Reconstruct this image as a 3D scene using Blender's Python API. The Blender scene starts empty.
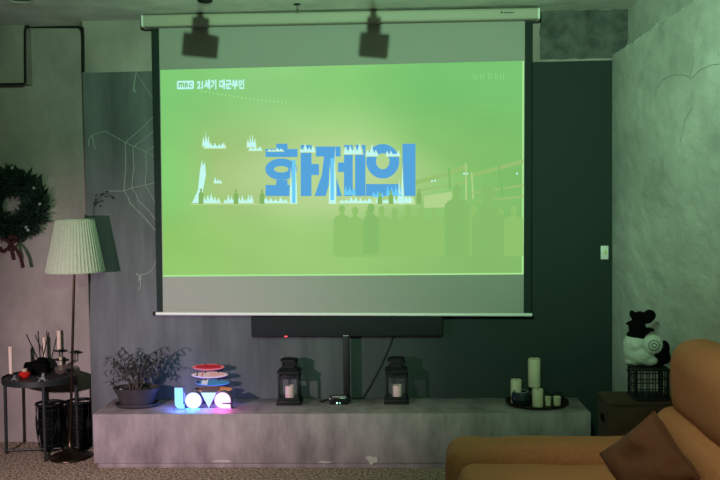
import bpy, bmesh, math, random
from mathutils import Vector, Matrix, noise
R = math.radians
random.seed(7)
scn = bpy.context.scene
col = scn.collection

# ------------------------------------------------------------------ camera
FPX, D, H = 900.0, 5.62, 1.585
d_c = Vector((40/FPX, 43/FPX, -1)).normalized()
u_c = Vector((-.0132, 1, .0472)); u_c = (u_c - d_c*u_c.dot(d_c)).normalized()
x_c = d_c.cross(u_c)
M3 = Matrix((x_c, d_c, u_c))
CAM = Vector((0, -D, H))
cam_data = bpy.data.cameras.new('camera'); cam = bpy.data.objects.new('camera', cam_data); col.objects.link(cam)
cam_data.sensor_width = 36; cam_data.lens = FPX/720*36; cam_data.clip_start = .05
cam.matrix_world = Matrix.Translation(CAM) @ M3.to_4x4()
scn.camera = cam

def ray(px, py): return M3 @ Vector(((px-360)/FPX, (240-py)/FPX, -1))
def at(px, py, Y):                      # the point of the plane at distance -Y from the back wall
    r = ray(px, py); return CAM + r*((Y-CAM.y)/r.y)
def atz(px, py, z):                     # the point of a level surface
    r = ray(px, py); return CAM + r*((z-CAM.z)/r.z)

# ------------------------------------------------------------------ materials
def lin(c):
    f = lambda v: v/12.92 if v <= .04045 else ((v+.055)/1.055)**2.4
    return tuple(f(v/255) for v in c) + (1,)
def mat(name, rgb, rough=.7, metal=0, var=0, scale=6, stretch=(1,1,1), bump=0, bscale=None, rgb2=None, spec=.3, emit=None, estr=1, detail=6):
    m = bpy.data.materials.new(name); m.use_nodes = True
    nt = m.node_tree; b = nt.nodes['Principled BSDF']
    b.inputs['Roughness'].default_value = rough; b.inputs['Metallic'].default_value = metal
    b.inputs['Specular IOR Level'].default_value = spec
    c = lin(rgb)
    b.inputs['Base Color'].default_value = c
    if emit:
        b.inputs['Emission Color'].default_value = lin(emit); b.inputs['Emission Strength'].default_value = estr
    if var or bump or rgb2:
        tc = nt.nodes.new('ShaderNodeTexCoord'); mp = nt.nodes.new('ShaderNodeMapping')
        mp.inputs['Scale'].default_value = stretch
        nt.links.new(tc.outputs['Object'], mp.inputs['Vector'])
    if var or rgb2:
        n = nt.nodes.new('ShaderNodeTexNoise'); n.inputs['Scale'].default_value = scale; n.inputs['Detail'].default_value = detail
        n.inputs['Roughness'].default_value = .62
        nt.links.new(mp.outputs[0], n.inputs['Vector'])
        cr = nt.nodes.new('ShaderNodeValToRGB')
        cr.color_ramp.elements[0].position = .32; cr.color_ramp.elements[1].position = .7
        if rgb2: lo, hi = c, lin(rgb2)
        else:
            lo = tuple(v*(1-var) for v in c[:3])+(1,); hi = tuple(min(1, v*(1+var)) for v in c[:3])+(1,)
        cr.color_ramp.elements[0].color = lo; cr.color_ramp.elements[1].color = hi
        nt.links.new(n.outputs['Fac'], cr.inputs[0]); nt.links.new(cr.outputs[0], b.inputs['Base Color'])
    if bump:
        n2 = nt.nodes.new('ShaderNodeTexNoise'); n2.inputs['Scale'].default_value = bscale or scale*3; n2.inputs['Detail'].default_value = 8
        nt.links.new(mp.outputs[0], n2.inputs['Vector'])
        bp = nt.nodes.new('ShaderNodeBump'); bp.inputs['Strength'].default_value = bump; bp.inputs['Distance'].default_value = .02
        nt.links.new(n2.outputs['Fac'], bp.inputs['Height']); nt.links.new(bp.outputs[0], b.inputs['Normal'])
    return m
def glow(name, rgb, s=1):
    m = bpy.data.materials.new(name); m.use_nodes = True
    nt = m.node_tree; nt.nodes.clear()
    e = nt.nodes.new('ShaderNodeEmission'); o = nt.nodes.new('ShaderNodeOutputMaterial')
    e.inputs[0].default_value = lin(rgb); e.inputs[1].default_value = s
    nt.links.new(e.outputs[0], o.inputs[0])
    return m
def glass(name, rgb, alpha=.25, rough=.05):
    m = mat(name, rgb, rough, spec=.5)
    m.node_tree.nodes['Principled BSDF'].inputs['Alpha'].default_value = alpha
    return m

# ------------------------------------------------------------------ mesh helper
class MB:
    def __init__(s): s.bm = bmesh.new(); s.mi = 0
    def _tag(s, faces):
        for f in faces: f.material_index = s.mi
        return s
    def box(s, c, size, bev=0, rot=None, seg=2):
        m = Matrix.Translation(Vector(c)) @ (rot.to_4x4() if rot else Matrix()) @ Matrix.Diagonal((*size, 1))
        n0 = len(s.bm.faces)
        g = bmesh.ops.create_cube(s.bm, size=1, matrix=m)
        if bev:
            es = list({e for v in g['verts'] for e in v.link_edges})
            bmesh.ops.bevel(s.bm, geom=es, offset=bev, segments=seg, affect='EDGES', profile=.5)
        s.bm.faces.ensure_lookup_table()
        return s._tag(s.bm.faces[n0:] if not bev else [f for f in s.bm.faces if f.index == -1 or f.index >= n0])
    def ring(s, pts): return [s.bm.verts.new(p) for p in pts]
    def skin(s, rings, closed=False, cap=True):
        fs = []
        n = len(rings[0]); k = len(rings)
        for i in range(k if closed else k-1):
            a, b = rings[i], rings[(i+1) % k]
            for j in range(n):
                try: fs.append(s.bm.faces.new((a[j], a[(j+1) % n], b[(j+1) % n], b[j])))
                except ValueError: pass
        if cap and not closed:
            fs.append(s.bm.faces.new(list(reversed(rings[0])))); fs.append(s.bm.faces.new(rings[-1]))
        return s._tag(fs)
    def tube(s, pts, r, seg=8, closed=False):
        pts = [Vector(p) for p in pts]; rings = []; n = len(pts)
        rr = r if isinstance(r, (list, tuple)) else [r]*n
        prev = None
        for i, p in enumerate(pts):
            if closed: t = pts[(i+1) % n]-pts[i-1]
            else: t = pts[min(i+1, n-1)]-pts[max(i-1, 0)]
            t.normalize()
            if prev is None:
                a = t.orthogonal().normalized()
            else:
                a = prev - t*prev.dot(t)
                a = a.normalized() if a.length > 1e-6 else t.orthogonal().normalized()
            prev = a; b = t.cross(a)
            rings.append(s.ring([p + (a*math.cos(2*math.pi*k/seg)+b*math.sin(2*math.pi*k/seg))*rr[i] for k in range(seg)]))
        return s.skin(rings, closed)
    def lathe(s, prof, c=(0,0,0), seg=24, axis=None, sx=1, sy=1, cap=True):
        q = axis.normalized().to_track_quat('Z', 'Y') if axis else None
        rings = []
        for r, z in prof:
            ps = [Vector((r*sx*math.cos(2*math.pi*k/seg), r*sy*math.sin(2*math.pi*k/seg), z)) for k in range(seg)]
            if q: ps = [q @ p for p in ps]
            rings.append(s.ring([p+Vector(c) for p in ps]))
        return s.skin(rings, False, cap)
    def ball(s, c, rad, u=16, v=10, rot=None):
        rx, ry, rz = rad if isinstance(rad, (tuple, list)) else (rad,)*3
        n0 = set(s.bm.faces)
        m = Matrix.Translation(Vector(c)) @ (rot.to_4x4() if rot else Matrix()) @ Matrix.Diagonal((rx, ry, rz, 1))
        bmesh.ops.create_uvsphere(s.bm, u_segments=u, v_segments=v, radius=1, matrix=m)
        return s._tag([f for f in s.bm.faces if f not in n0])
    def poly(s, pts):
        return s._tag([s.bm.faces.new([s.bm.verts.new(p) for p in pts])])
    def prism(s, pts, ext):                      # a polygon pushed along a vector
        a = s.ring(pts); b = s.ring([Vector(p)+Vector(ext) for p in pts])
        return s.skin([a, b])
    def rbox(s, lo, hi, r, n=14, puff=(0,0,0), wr=0, seed=0, wscale=5):
        lo, hi = Vector(lo), Vector(hi); c = (lo+hi)/2; h = (hi-lo)/2
        n0 = set(s.bm.verts)
        nf = set(s.bm.faces)
        bmesh.ops.create_cube(s.bm, size=2)
        vs = [v for v in s.bm.verts if v not in n0]
        es = list({e for v in vs for e in v.link_edges})
        bmesh.ops.subdivide_edges(s.bm, edges=es, cuts=n, use_grid_fill=True)
        for v in s.bm.verts:
            if v in n0: continue
            p = v.co.copy(); q = Vector()
            for i in range(3):                   # concentrate samples at the edges
                q[i] = math.copysign(math.sin(abs(p[i])*math.pi/2), p[i])*h[i]
            core = Vector([max(-h[i]+r, min(h[i]-r, q[i])) for i in range(3)])
            dd = q-core
            if dd.length > 1e-9: q = core + dd.normalized()*r
            f = [1-(q[i]/h[i])**2 for i in range(3)]
            q.x += math.copysign(puff[0]*f[1]*f[2], q.x) if abs(p.x) > .99 else 0
            q.y += math.copysign(puff[1]*f[0]*f[2], q.y) if abs(p.y) > .99 else 0
            q.z += math.copysign(puff[2]*f[0]*f[1], q.z) if abs(p.z) > .99 else 0
            q += c
            if wr: q += noise.noise_vector(q*wscale+Vector((seed, 0, 0)))*wr
            v.co = q
        return s._tag([f for f in s.bm.faces if f not in nf])
    def build(s, name, m, parent=None, smooth=True, loc=None):
        me = bpy.data.meshes.new(name)
        bmesh.ops.recalc_face_normals(s.bm, faces=s.bm.faces)
        s.bm.to_mesh(me); s.bm.free()
        for x in (m if isinstance(m, (list, tuple)) else [m]): me.materials.append(x)
        o = bpy.data.objects.new(name, me); col.objects.link(o)
        if smooth:
            for p in me.polygons: p.use_smooth = True
            try:
                me.set_sharp_from_angle(angle=R(40))
            except Exception: pass
        if parent: o.parent = parent
        if loc is not None: o.location = loc
        return o
def thing(name, label, cat, loc=(0,0,0), group=None, rz=0):
    o = bpy.data.objects.new(name, None); col.objects.link(o)
    o.location = loc; o.rotation_euler.z = rz; o.empty_display_size = .05
    return tag(o, label, cat, group)
def tag(o, label, cat, group=None):
    o['label'] = label; o['category'] = cat
    if group: o['group'] = group
    return o
def struct(o): o['kind'] = 'structure'; return o
def copy_tree(o, parent=None):
    c = o.copy(); col.objects.link(c)
    if parent: c.parent = parent
    for ch in list(o.children): copy_tree(ch, c)
    return c
def arc(fn, n): return [fn(i/(n-1)) for i in range(n)]

# ------------------------------------------------------------------ palette
M = {}
M['carpet'] = mat('carpet', (36,28,25), .95, rgb2=(208,182,158), scale=62, bump=1.0, bscale=75, detail=2)
M['ceiling'] = mat('ceiling_concrete', (222,224,214), .9, var=.2, scale=3, bump=.25, bscale=12)
M['concrete'] = mat('wall_concrete', (140,130,126), .9, var=.32, scale=2.2, stretch=(1,1,.6), bump=.2, bscale=9)
M['plaster'] = mat('trowelled_plaster', (178,178,172), .9, var=.24, scale=3.0, stretch=(1,.4,.9), bump=1.0, bscale=11)
M['bench'] = mat('bench_concrete', (134,123,124), .6, var=.42, scale=4.5, stretch=(1.5,1,.6), bump=.12, bscale=20)
M['chip'] = mat('chipped_plaster', (176,168,160), .9, var=.1)
M['casing'] = mat('screen_casing', (150,146,132), .5)
M['fabric'] = mat('screen_fabric', (140,138,132), .8)
M['black_border'] = mat('screen_border', (20,32,30), .8)
M['white_metal'] = mat('white_metal', (205,203,198), .4)
M['black'] = mat('black_metal', (13,14,15), .6, spec=.25)
M['black_matte'] = mat('black_matte', (7,7,8), .9, spec=.05)
M['black_gloss'] = mat('black_gloss', (11,12,13), .2, spec=.5)
M['sound'] = mat('soundbar_cloth', (13,20,21), .8)
M['wax'] = mat('candle_wax', (178,166,142), .6, var=.06, scale=20)
M['wax_pink'] = mat('taper_wax', (206,184,170), .6)
M['wax_pink_lit'] = mat('pink_lit_wax', (206,170,172), .6)  # white wax with the pink light on the lantern candles tinted in
M['wick'] = mat('wick', (25,20,16), .9)
M['bronze'] = mat('bronze_metal', (62,50,40), .3, metal=.9)
M['shade'] = mat('shade_fabric', (160,168,146), .85, var=.08, scale=40)
M['red'] = mat('red_ceramic', (178,30,26), .35)
M['sofa'] = mat('tan_upholstery', (170,109,74), .95, var=.1, scale=60, bump=.15, bscale=300)
M['cushion'] = mat('brown_cushion', (90,56,37), .95, var=.1, scale=60, bump=.15, bscale=300)
M['wood'] = mat('dark_wood', (58,40,27), .7, var=.4, scale=6, stretch=(1,1,6))
M['figure_white'] = mat('white_painted_figure', (176,176,168), .7, var=.06, scale=30, bump=.4, bscale=50)
M['pot'] = mat('stoneware_pot', (54,50,52), .7, var=.25, scale=15)
M['soil'] = mat('soil', (52,46,44), 1, var=.4, scale=60, bump=1, bscale=60)
M['leaf'] = mat('dark_leaf', (46,47,46), .6, var=.2)
M['stem'] = mat('stem', (66,58,54), .8)
M['pale_wood'] = mat('driftwood', (176,160,145), .8)
M['wreath'] = mat('wreath_green', (30,48,38), .8, var=.4, scale=12)
M['ribbon'] = mat('red_ribbon', (48,14,15), .8)
M['bead'] = mat('pale_bead', (150,160,150), .5)
M['thread'] = mat('pale_wool', (132,136,130), .95)
M['sprig'] = mat('dried_leaf', (30,36,32), .9)
M['grey_figure'] = mat('grey_figure', (110,112,112), .5)
M['clear'] = glass('clear_glass', (96,82,78), .45)
M['pane'] = glass('lantern_glass', (150,160,160), .03)
M['cable'] = mat('black_cable', (14,16,15), .7)

M['crack'] = mat('crack_shadow', (92,94,86), .9)
# the dark boards: grey paint with a little green, vertical joints
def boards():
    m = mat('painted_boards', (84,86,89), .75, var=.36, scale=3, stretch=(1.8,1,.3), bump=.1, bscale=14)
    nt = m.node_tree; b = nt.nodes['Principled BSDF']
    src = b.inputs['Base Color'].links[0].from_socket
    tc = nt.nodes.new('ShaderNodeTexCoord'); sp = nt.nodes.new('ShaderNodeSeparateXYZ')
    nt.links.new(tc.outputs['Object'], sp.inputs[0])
    # light fading to the right is put into the colour: grey to dark green
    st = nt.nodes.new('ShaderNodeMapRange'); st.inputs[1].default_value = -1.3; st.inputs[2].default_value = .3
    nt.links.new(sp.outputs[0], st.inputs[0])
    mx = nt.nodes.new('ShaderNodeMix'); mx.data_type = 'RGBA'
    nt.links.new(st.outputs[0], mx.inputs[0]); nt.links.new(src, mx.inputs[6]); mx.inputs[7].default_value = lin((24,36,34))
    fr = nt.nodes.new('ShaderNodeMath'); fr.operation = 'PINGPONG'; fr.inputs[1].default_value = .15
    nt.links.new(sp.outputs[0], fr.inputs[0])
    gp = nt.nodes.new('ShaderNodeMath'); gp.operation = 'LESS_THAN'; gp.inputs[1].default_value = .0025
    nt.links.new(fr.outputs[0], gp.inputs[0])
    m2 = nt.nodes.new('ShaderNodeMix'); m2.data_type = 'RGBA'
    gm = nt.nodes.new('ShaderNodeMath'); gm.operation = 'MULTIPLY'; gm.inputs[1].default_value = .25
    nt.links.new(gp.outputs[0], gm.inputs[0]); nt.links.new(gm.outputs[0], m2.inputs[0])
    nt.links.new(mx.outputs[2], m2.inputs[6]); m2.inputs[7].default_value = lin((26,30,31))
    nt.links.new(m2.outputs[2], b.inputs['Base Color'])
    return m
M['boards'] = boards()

# ------------------------------------------------------------------ the room
ZC = 2.713
XL, XR = -3.2, at(611.5, 200, 0).x
XU = at(628, 30, 0).x
YB = -6.2
b = MB(); b.box(((XL+XU)/2, YB/2+.1, -.05), (XU-XL+.3, -YB+.4, .1)); struct(b.build('floor', M['carpet'], smooth=False))
b = MB(); b.box(((XL+XU)/2, YB/2+.1, ZC+.05), (XU-XL+.3, -YB+.4, .1)); ceil = struct(b.build('ceiling', M['ceiling'], smooth=False))
YL = .16                                 # the wall left of the boards stands further back
xe0 = at(82.5, 72.8, -.02).x
b = MB(); b.prism([(XL-.1,YL,0),(xe0,YL,0),(xe0,0,0),(XU+.15,0,0),(XU+.15,.36,0),(XL-.1,.36,0)], (0,0,ZC)); struct(b.build('wall_back', M['concrete'], smooth=False))
b = MB(); b.box((XL-.05, YB/2+.08, ZC/2), (.1, -YB+.16, ZC)); struct(b.build('wall_left', M['concrete'], smooth=False))
# right wall: a thick plaster layer that stops at a ragged ledge under the ceiling
zs = at(610.5, 54.5, 0).z
b = MB(); rings = []
N = 200
for i in range(N+1):
    y = YB*i/N
    dz = .022*noise.noise(Vector((y*6, 0, 3)))+.016*noise.noise(Vector((y*23, 5, 0)))
    rings.append(b.ring([(XR, y, 0), (XR, y, zs+dz-.02), (XR+.012, y, zs+dz), (XU, y, zs+dz+.004), (XU, y, ZC), (XU+.12, y, ZC), (XU+.12, y, 0)]))
b.skin(rings)
wr = struct(b.build('wall_right', M['plaster'], smooth=False))
# hairline cracks in the plaster
def wall_pt(px, py):
    r = ray(px, py); return CAM + r*((XR-.0005-CAM.x)/r.x)
for pts in ([(656,125),(656,90),(662,80),(672,75),(684,75),(690,78)], [(690,78),(694,56)], [(690,80),(700,70),(712,65),(720,64)], [(680,143),(685,120),(692,108)]):
    b = MB(); b.tube([wall_pt(*p) for p in pts], .0011, 5); b.build('crack', M['crack'], wr)
# painted board panel
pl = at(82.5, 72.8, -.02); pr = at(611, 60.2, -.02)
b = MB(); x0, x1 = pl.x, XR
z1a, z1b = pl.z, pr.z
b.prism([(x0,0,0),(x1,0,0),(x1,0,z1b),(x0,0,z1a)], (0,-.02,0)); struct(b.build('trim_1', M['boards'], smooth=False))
q0, q1 = at(540, 20, -.006), at(611, 58, -.006)
b = MB(); pts = []
for k in range(40):
    u = k/40; e = .008*noise.noise(Vector((k*.9, 2, 0)))
    w_, h_ = XU-q0.x-.002, ZC-q1.z-.002
    per = 2*(w_+h_); d = u*per
    p = (d, 0) if d < w_ else (w_, d-w_) if d < w_+h_ else (2*w_+h_-d, h_) if d < 2*w_+h_ else (0, per-d)
    pts.append((min(XU, q0.x+p[0]+e), 0, min(ZC, q1.z+p[1]+e)))
b.prism(pts, (0,-.007,0)); struct(b.build('trim_2', mat('rough_patch', (74,76,74), .9, var=.5, scale=9, bump=.3), smooth=False))
# beam stub at top left
bx = at(25, 60, .05)
zb = at(12, 84, .05).z
b = MB(); b.box(((XL+bx.x)/2, .105, (zb+ZC)/2), (bx.x-XL, .11, ZC-zb), .006); struct(b.build('beam', M['concrete'], smooth=False))

# ------------------------------------------------------------------ bench
BY = -.45
BZ = (at(342, 414.0, BY).z + at(342, 397.7, 0).z)/2
bl, br = at(91, 415, BY).x, at(592, 413.5, BY).x
print('BENCH', BZ, bl, br, at(342,414,BY).z, at(342,397.7,0).z, 'ZC', at(141,14.5,-.185).z, at(540,7,-.185).z, 'XR', XR, XU, zs)
t = thing('concrete_bench', 'long low grey concrete bench running along the wall under the projection screen', 'bench', ((bl+br)/2, BY/2, 0))
w = br-bl
b = MB(); b.box((0, -.0005, (BZ+.028)/2), (w, -BY-.045, BZ-.028), .008)
body = b.build('body', M['bench'], t)
b = MB(); b.box((0, .006, .014), (w-.045, -BY-.06, .028), .002); b.build('plinth', M['bench'], t)
for (cx, cz, sx, sz, sd) in ((at(372,457,BY).x, .055, .05, .045, 1), (at(222,463,BY).x, .045, .09, .012, 2), (at(325,464,BY).x, .04, .07, .01, 3)):
    pts = []
    for k in range(18):
        a = 2*math.pi*k/18; rr = .6+.5*noise.noise(Vector((math.cos(a)*1.3, math.sin(a)*1.3, sd*7)))
        pts.append(Vector((cx-t.location.x+math.cos(a)*sx*rr, BY/2+.0215, cz+math.sin(a)*sz*rr)))
    b = MB(); b.prism(pts, (0, -.001, 0)); b.build('chip', M['chip'], t)

# ------------------------------------------------------------------ projection screen
SY = -.12
o0 = at(342, 170, SY)
scr = thing('projection_screen', 'large white roll down projector screen showing a green picture of a burning palace', 'projector screen', o0)
def S(px, py, k=0): return at(px, py, SY-.0004*k)-o0
b = MB()
F = [at(141,14.6,-.185)-o0, at(540,7.2,-.185)-o0, at(540,18.8,-.185)-o0, at(141,26.8,-.185)-o0]
def casepts(x):
    u = (x-F[0].x)/(F[1].x-F[0].x); zt = F[0].z+u*(F[1].z-F[0].z); zb_ = F[3].z+u*(F[2].z-F[3].z); yf = F[0].y
    pr = [(.012,0),(0,.012),(0,.03),(0,1-.0)]
    hgt = zt-zb_
    return [(x,yf+.014,zt),(x,yf+.004,zt-.004),(x,yf,zt-.014),(x,yf,zb_+.014),(x,yf+.004,zb_+.004),(x,yf+.014,zb_),(x,yf+.09,zb_),(x,yf+.09,zt)]
b.skin([b.ring(casepts(x)) for x in (F[0].x+.012, F[1].x-.012)])
case = b.build('case', M['casing'], scr, smooth=False)
for xa, xb_ in ((F[0].x, F[0].x+.012), (F[1].x-.012, F[1].x)):
    b = MB(); b.skin([b.ring([(p[0], p[1]-.001, p[2]) for p in casepts(x)]) for x in (xa, xb_)]); b.build('end_cap', M['white_metal'], scr, smooth=False)
# small dark maker's mark at the right end of the case
b = MB(); yk = -.186
mk = lambda px, py: at(px, py, yk)-o0
b.prism([mk(501,10.7), mk(503,12.7), mk(501,13.6)], (0,.001,0))
for k in range(6): b.prism([mk(504+k*1.75,11.9), mk(505.2+k*1.75,11.9), mk(505.2+k*1.75,13.1), mk(504+k*1.75,13.1)], (0,.001,0))
b.build('maker_mark', M['black_matte'], case, smooth=False)
b = MB(); b.prism([S(151.5,24), S(532,17), S(531,313), S(157,312)], (0, .002, 0)); cloth = b.build('fabric', M['fabric'], scr, smooth=False)
for pts in ([S(151.5,24,1), S(158.8,24,1), S(163,312,1), S(157,312,1)], [S(525,17,1), S(532,17,1), S(531,313,1), S(523.6,313,1)]):
    b = MB(); b.prism(pts, (0,.0004,0)); b.build('black_border', M['black_border'], cloth, smooth=False)
p, q = at(156,313.6,SY-.004)-o0, at(532,314.8,SY-.004)-o0
b = MB(); b.tube([p, q], .0105, 12); bar = b.build('weight_bar', M['white_metal'], scr)
dx = (q-p).normalized()
for e0, e1 in ((p-dx*.018, p), (q, q+dx*.006)):
    b = MB(); b.tube([e0, e1], .012, 10); b.build('end_cap', M['black'], bar)
# the picture
pic = bpy.data.materials.new('projected_picture'); pic.use_nodes = True
nt = pic.node_tree; nt.nodes.clear()
e = nt.nodes.new('ShaderNodeEmission'); o = nt.nodes.new('ShaderNodeOutputMaterial'); nt.links.new(e.outputs[0], o.inputs[0])
tc = nt.nodes.new('ShaderNodeTexCoord'); sp = nt.nodes.new('ShaderNodeSeparateXYZ'); nt.links.new(tc.outputs['Generated'], sp.inputs[0])
def ramp(sock, stops):
    r = nt.nodes.new('ShaderNodeValToRGB'); els = r.color_ramp.elements
    while len(els) < len(stops): els.new(.5)
    for el, (pos, c) in zip(els, stops): el.position = pos; el.color = lin(c)
    nt.links.new(sock, r.inputs[0]); return r.outputs[0]
gx = sp.outputs[0]; gz = sp.outputs[2]
top = ramp(gx, [(0,(126,203,116)), (.3,(143,208,128)), (.5,(138,206,120)), (.75,(118,196,112)), (1,(119,196,113))])
mid = ramp(gx, [(0,(130,204,114)), (.07,(141,201,116)), (.16,(161,196,122)), (.32,(168,204,132)), (.55,(172,210,138)), (.72,(140,198,113)), (1,(126,190,106))])
bot = ramp(gx, [(0,(146,200,106)), (.3,(156,202,118)), (.6,(146,194,112)), (1,(131,186,106))])
def mixc(f, a, c, lo, hi):
    mr = nt.nodes.new('ShaderNodeMapRange'); mr.interpolation_type = 'SMOOTHSTEP'; mr.inputs[1].default_value = lo; mr.inputs[2].default_value = hi
    nt.links.new(f, mr.inputs[0]); m = nt.nodes.new('ShaderNodeMix'); m.data_type = 'RGBA'
    nt.links.new(mr.outputs[0], m.inputs[0]); nt.links.new(a, m.inputs[6]); nt.links.new(c, m.inputs[7]); return m.outputs[2]
c1 = mixc(gz, bot, mid, .15, .45); c2 = mixc(gz, c1, top, .55, .92)
def mth(op, a, b_):
    n_ = nt.nodes.new('ShaderNodeMath'); n_.operation = op
    for i, v in enumerate((a, b_)):
        if isinstance(v, (int, float)): n_.inputs[i].default_value = v
        else: nt.links.new(v, n_.inputs[i])
    return n_.outputs[0]
# firelight around the gate behind the title
ex = mth('DIVIDE', mth('SUBTRACT', gx, .47), .34); ez = mth('DIVIDE', mth('SUBTRACT', gz, .46), .2)
dist = mth('ADD', mth('MULTIPLY', ex, ex), mth('MULTIPLY', ez, ez))
inv = mth('SUBTRACT', 1, dist)
fire = nt.nodes.new('ShaderNodeRGB'); fire.outputs[0].default_value = lin((190,216,152))
c2 = mixc(inv, c2, fire.outputs[0], -.3, 1.5)
ns = nt.nodes.new('ShaderNodeTexNoise'); ns.inputs['Scale'].default_value = 3; nt.links.new(tc.outputs['Generated'], ns.inputs['Vector'])
mr = nt.nodes.new('ShaderNodeMapRange'); mr.inputs[1].default_value = .3; mr.inputs[2].default_value = .7; mr.inputs[3].default_value = .94; mr.inputs[4].default_value = 1.06
nt.links.new(ns.outputs['Fac'], mr.inputs[0])
nt.links.new(c2, e.inputs[0]); nt.links.new(mr.outputs[0], e.inputs[1])
G = {k: glow('light_'+k, v) for k, v in dict(blue=(86,164,220), deep=(66,140,205), flame=(196,250,240), pale=(168,222,160), cap=(190,250,240), tan=(160,196,122), dim=(132,180,98), dim2=(124,186,100), edge=(170,232,150), line=(150,192,112), faint=(138,208,130), crowd=(144,194,110), crowd2=(134,188,106), blueflame=(110,205,245), glow=(192,226,164), cream=(178,212,140)).items()}
mats = [pic] + list(G.values()); idx = {k: i+1 for i, k in enumerate(G)}
b = MB(); b.poly([S(160.3,70,2), S(523.8,60.8,2), S(523.3,274.3,2), S(163,276.6,2)])
def quad(x0, y0, x1, y1, c, k=4): b.mi = idx[c]; b.poly([S(x0,y0,k), S(x1,y0,k), S(x1,y1,k), S(x0,y1,k)])
def pg(pts, c, k=4): b.mi = idx[c]; b.poly([S(x,y,k) for x, y in pts])
pg([(163,275),(523.3,272.8),(523.3,274.4),(163,276.7)], 'edge', 3)
pg([(522.3,61),(524,61),(523.5,274.4),(521.8,274.4)], 'edge', 3)
# hall roof and eaves at right
pg([(412,181),(448,172),(466,163.5),(468,168),(448,176),(412,186)], 'line', 3)
pg([(470,174),(523,159),(523,163.5),(470,178)], 'line', 3)
pg([(424,196),(452,191.5),(452,207),(424,208)], 'cream', 3)
pg([(417,190),(470,180),(470,182),(417,192)], 'line', 3)
pg([(470,192),(523,184),(523,186.5),(470,194.5)], 'line', 3)
pg([(478,200),(523,195),(523,198),(478,202)], 'line', 3)
pg([(465,163),(466.3,163),(467,200),(465.5,200)], 'cream', 3); pg([(471,172),(472.2,172),(474,199),(472.4,199)], 'cream', 3)
pg([(498,166),(500,165.6),(504,196),(501.5,196)], 'dim2', 4)
pg([(448,168),(450,168),(451,189),(449,189)], 'dim2', 4)
for (x, y) in ((432,181),(435,180.5),(464,173.5),(467,173.5),(517,173.5)): quad(x-.8, y-.8, x+.9, y+.9, 'flame', 5)
# crowd silhouettes
def person(cx, hy, hr, sw, yb, c, k=5):
    pts = [(cx+hr*.9*math.cos(a), hy+hr*1.15*math.sin(a)) for a in [R(130)+R(280)*i/12 for i in range(13)]]
    pts = [(cx-sw, yb), (cx-sw, hy+hr*3.0), (cx-sw*.75, hy+hr*2.2), (cx-hr*.6, hy+hr*1.5)] + pts + [(cx+hr*.6, hy+hr*1.5), (cx+sw*.75, hy+hr*2.2), (cx+sw, hy+hr*3.0), (cx+sw, yb)]
    pg(pts, c, k)
for k in range(14):                     # heads and shoulders of the crowd, merging into one dark mass
    person(342+k*13.2, 209+(k*7 % 5), 3.6, 8.5, 255, 'crowd', 4+.1*k)
pg([(336,222),(523,218),(523.3,256),(336,257)], 'crowd', 4)
person(457, 190.5, 5, 12.5, 256, 'crowd2', 6); person(488, 194.5, 8, 16, 256, 'crowd2', 6.2); person(371, 208, 4, 8, 254, 'crowd2', 6.4)
# the burning gate: glow, flames, small figures
quad(190, 203.5, 416, 205, 'cream', 6)
rnd = random.Random(3)
def flame(x0, x1, yb, yt, n, c='flame', k=7):
    pts = [(x0, yb)]
    for i in range(n):
        xa = x0+(x1-x0)*(i+.5)/n; h = (yb-yt)*rnd.uniform(.4, 1); w_ = (x1-x0)/n
        pts += [(xa-w_*.42, yb-h*rnd.uniform(.25,.5)), (xa-w_*.2, yb-h*.72), (xa+rnd.uniform(-.5,.5), yb-h), (xa+w_*.12, yb-h*.62), (xa+w_*.36, yb-h*rnd.uniform(.3,.5))]
    pts.append((x1, yb))
    if c == 'flame':
        cx = (x0+x1)/2; pg([(cx+(x-cx)*1.18, yb+.8+(y-yb)*1.12) for x, y in pts], 'glow', k-.5)
    pg(pts, c, k)
flame(202.5, 209.5, 146, 128, 3); flame(205, 225, 148, 141, 5); flame(247, 256, 147, 134, 4); flame(249, 262, 150.5, 146, 3)
pg([(192,203),(198,190),(200,170),(202,160),(203,166),(205,162),(206,175),(203,190),(201,203)], 'flame', 7)
flame(214, 222, 183, 176, 3)
flame(203, 220, 203, 192, 5); flame(224, 236, 203, 194, 4); flame(238, 253, 203, 192, 5); flame(264, 288, 203, 196, 5)
flame(340, 372, 203, 196, 7); flame(376, 412, 203, 193, 9)
for f in ((290, 297, 203.5, 134, 3), (329, 336, 203.5, 142, 3), (398, 404, 203.5, 148, 2)): flame(*f, k=12)
flame(300, 315, 152, 143, 4, k=12); flame(268, 283, 151, 147, 4, k=12); flame(344, 362, 154, 142, 4, k=12); flame(366, 378, 156, 142, 3, k=12); flame(386, 400, 156, 150, 4, k=12)
quad(292, 160, 295.5, 203, 'blueflame', 13); quad(330.5, 158, 334, 200, 'blueflame', 13)
for f in ((344,356,195,184,3),(372,384,197,186,3),(386,402,196,183,4)): flame(*f, c='blueflame', k=12)
for x, hgt in ((201,13),(236,12),(262,12),(380,9),(391,11),(419,13)):
    person(x, 203-hgt, 1.3, 2.4, 204, 'dim', 14)
# string of lanterns
for i in range(22): quad(201+i*4.0, 90.5+i*.72-i*i*.008, 202.3+i*4.0, 91.7+i*.72-i*i*.008, 'edge', 4)
# faint broadcaster mark in the top right corner
for x, y0, y1 in ((473,74,80),(475.5,76,80.5),(480,74,79.5),(483,73,79),(488,73,80),(491,73,79),(495,73,79),(497,75,79),(500,74,79.5),(503,73,79)): quad(x, y0, x+1.1, y1, 'faint', 4)
picture = b.build('projected_picture', mats, scr, smooth=False)
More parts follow.
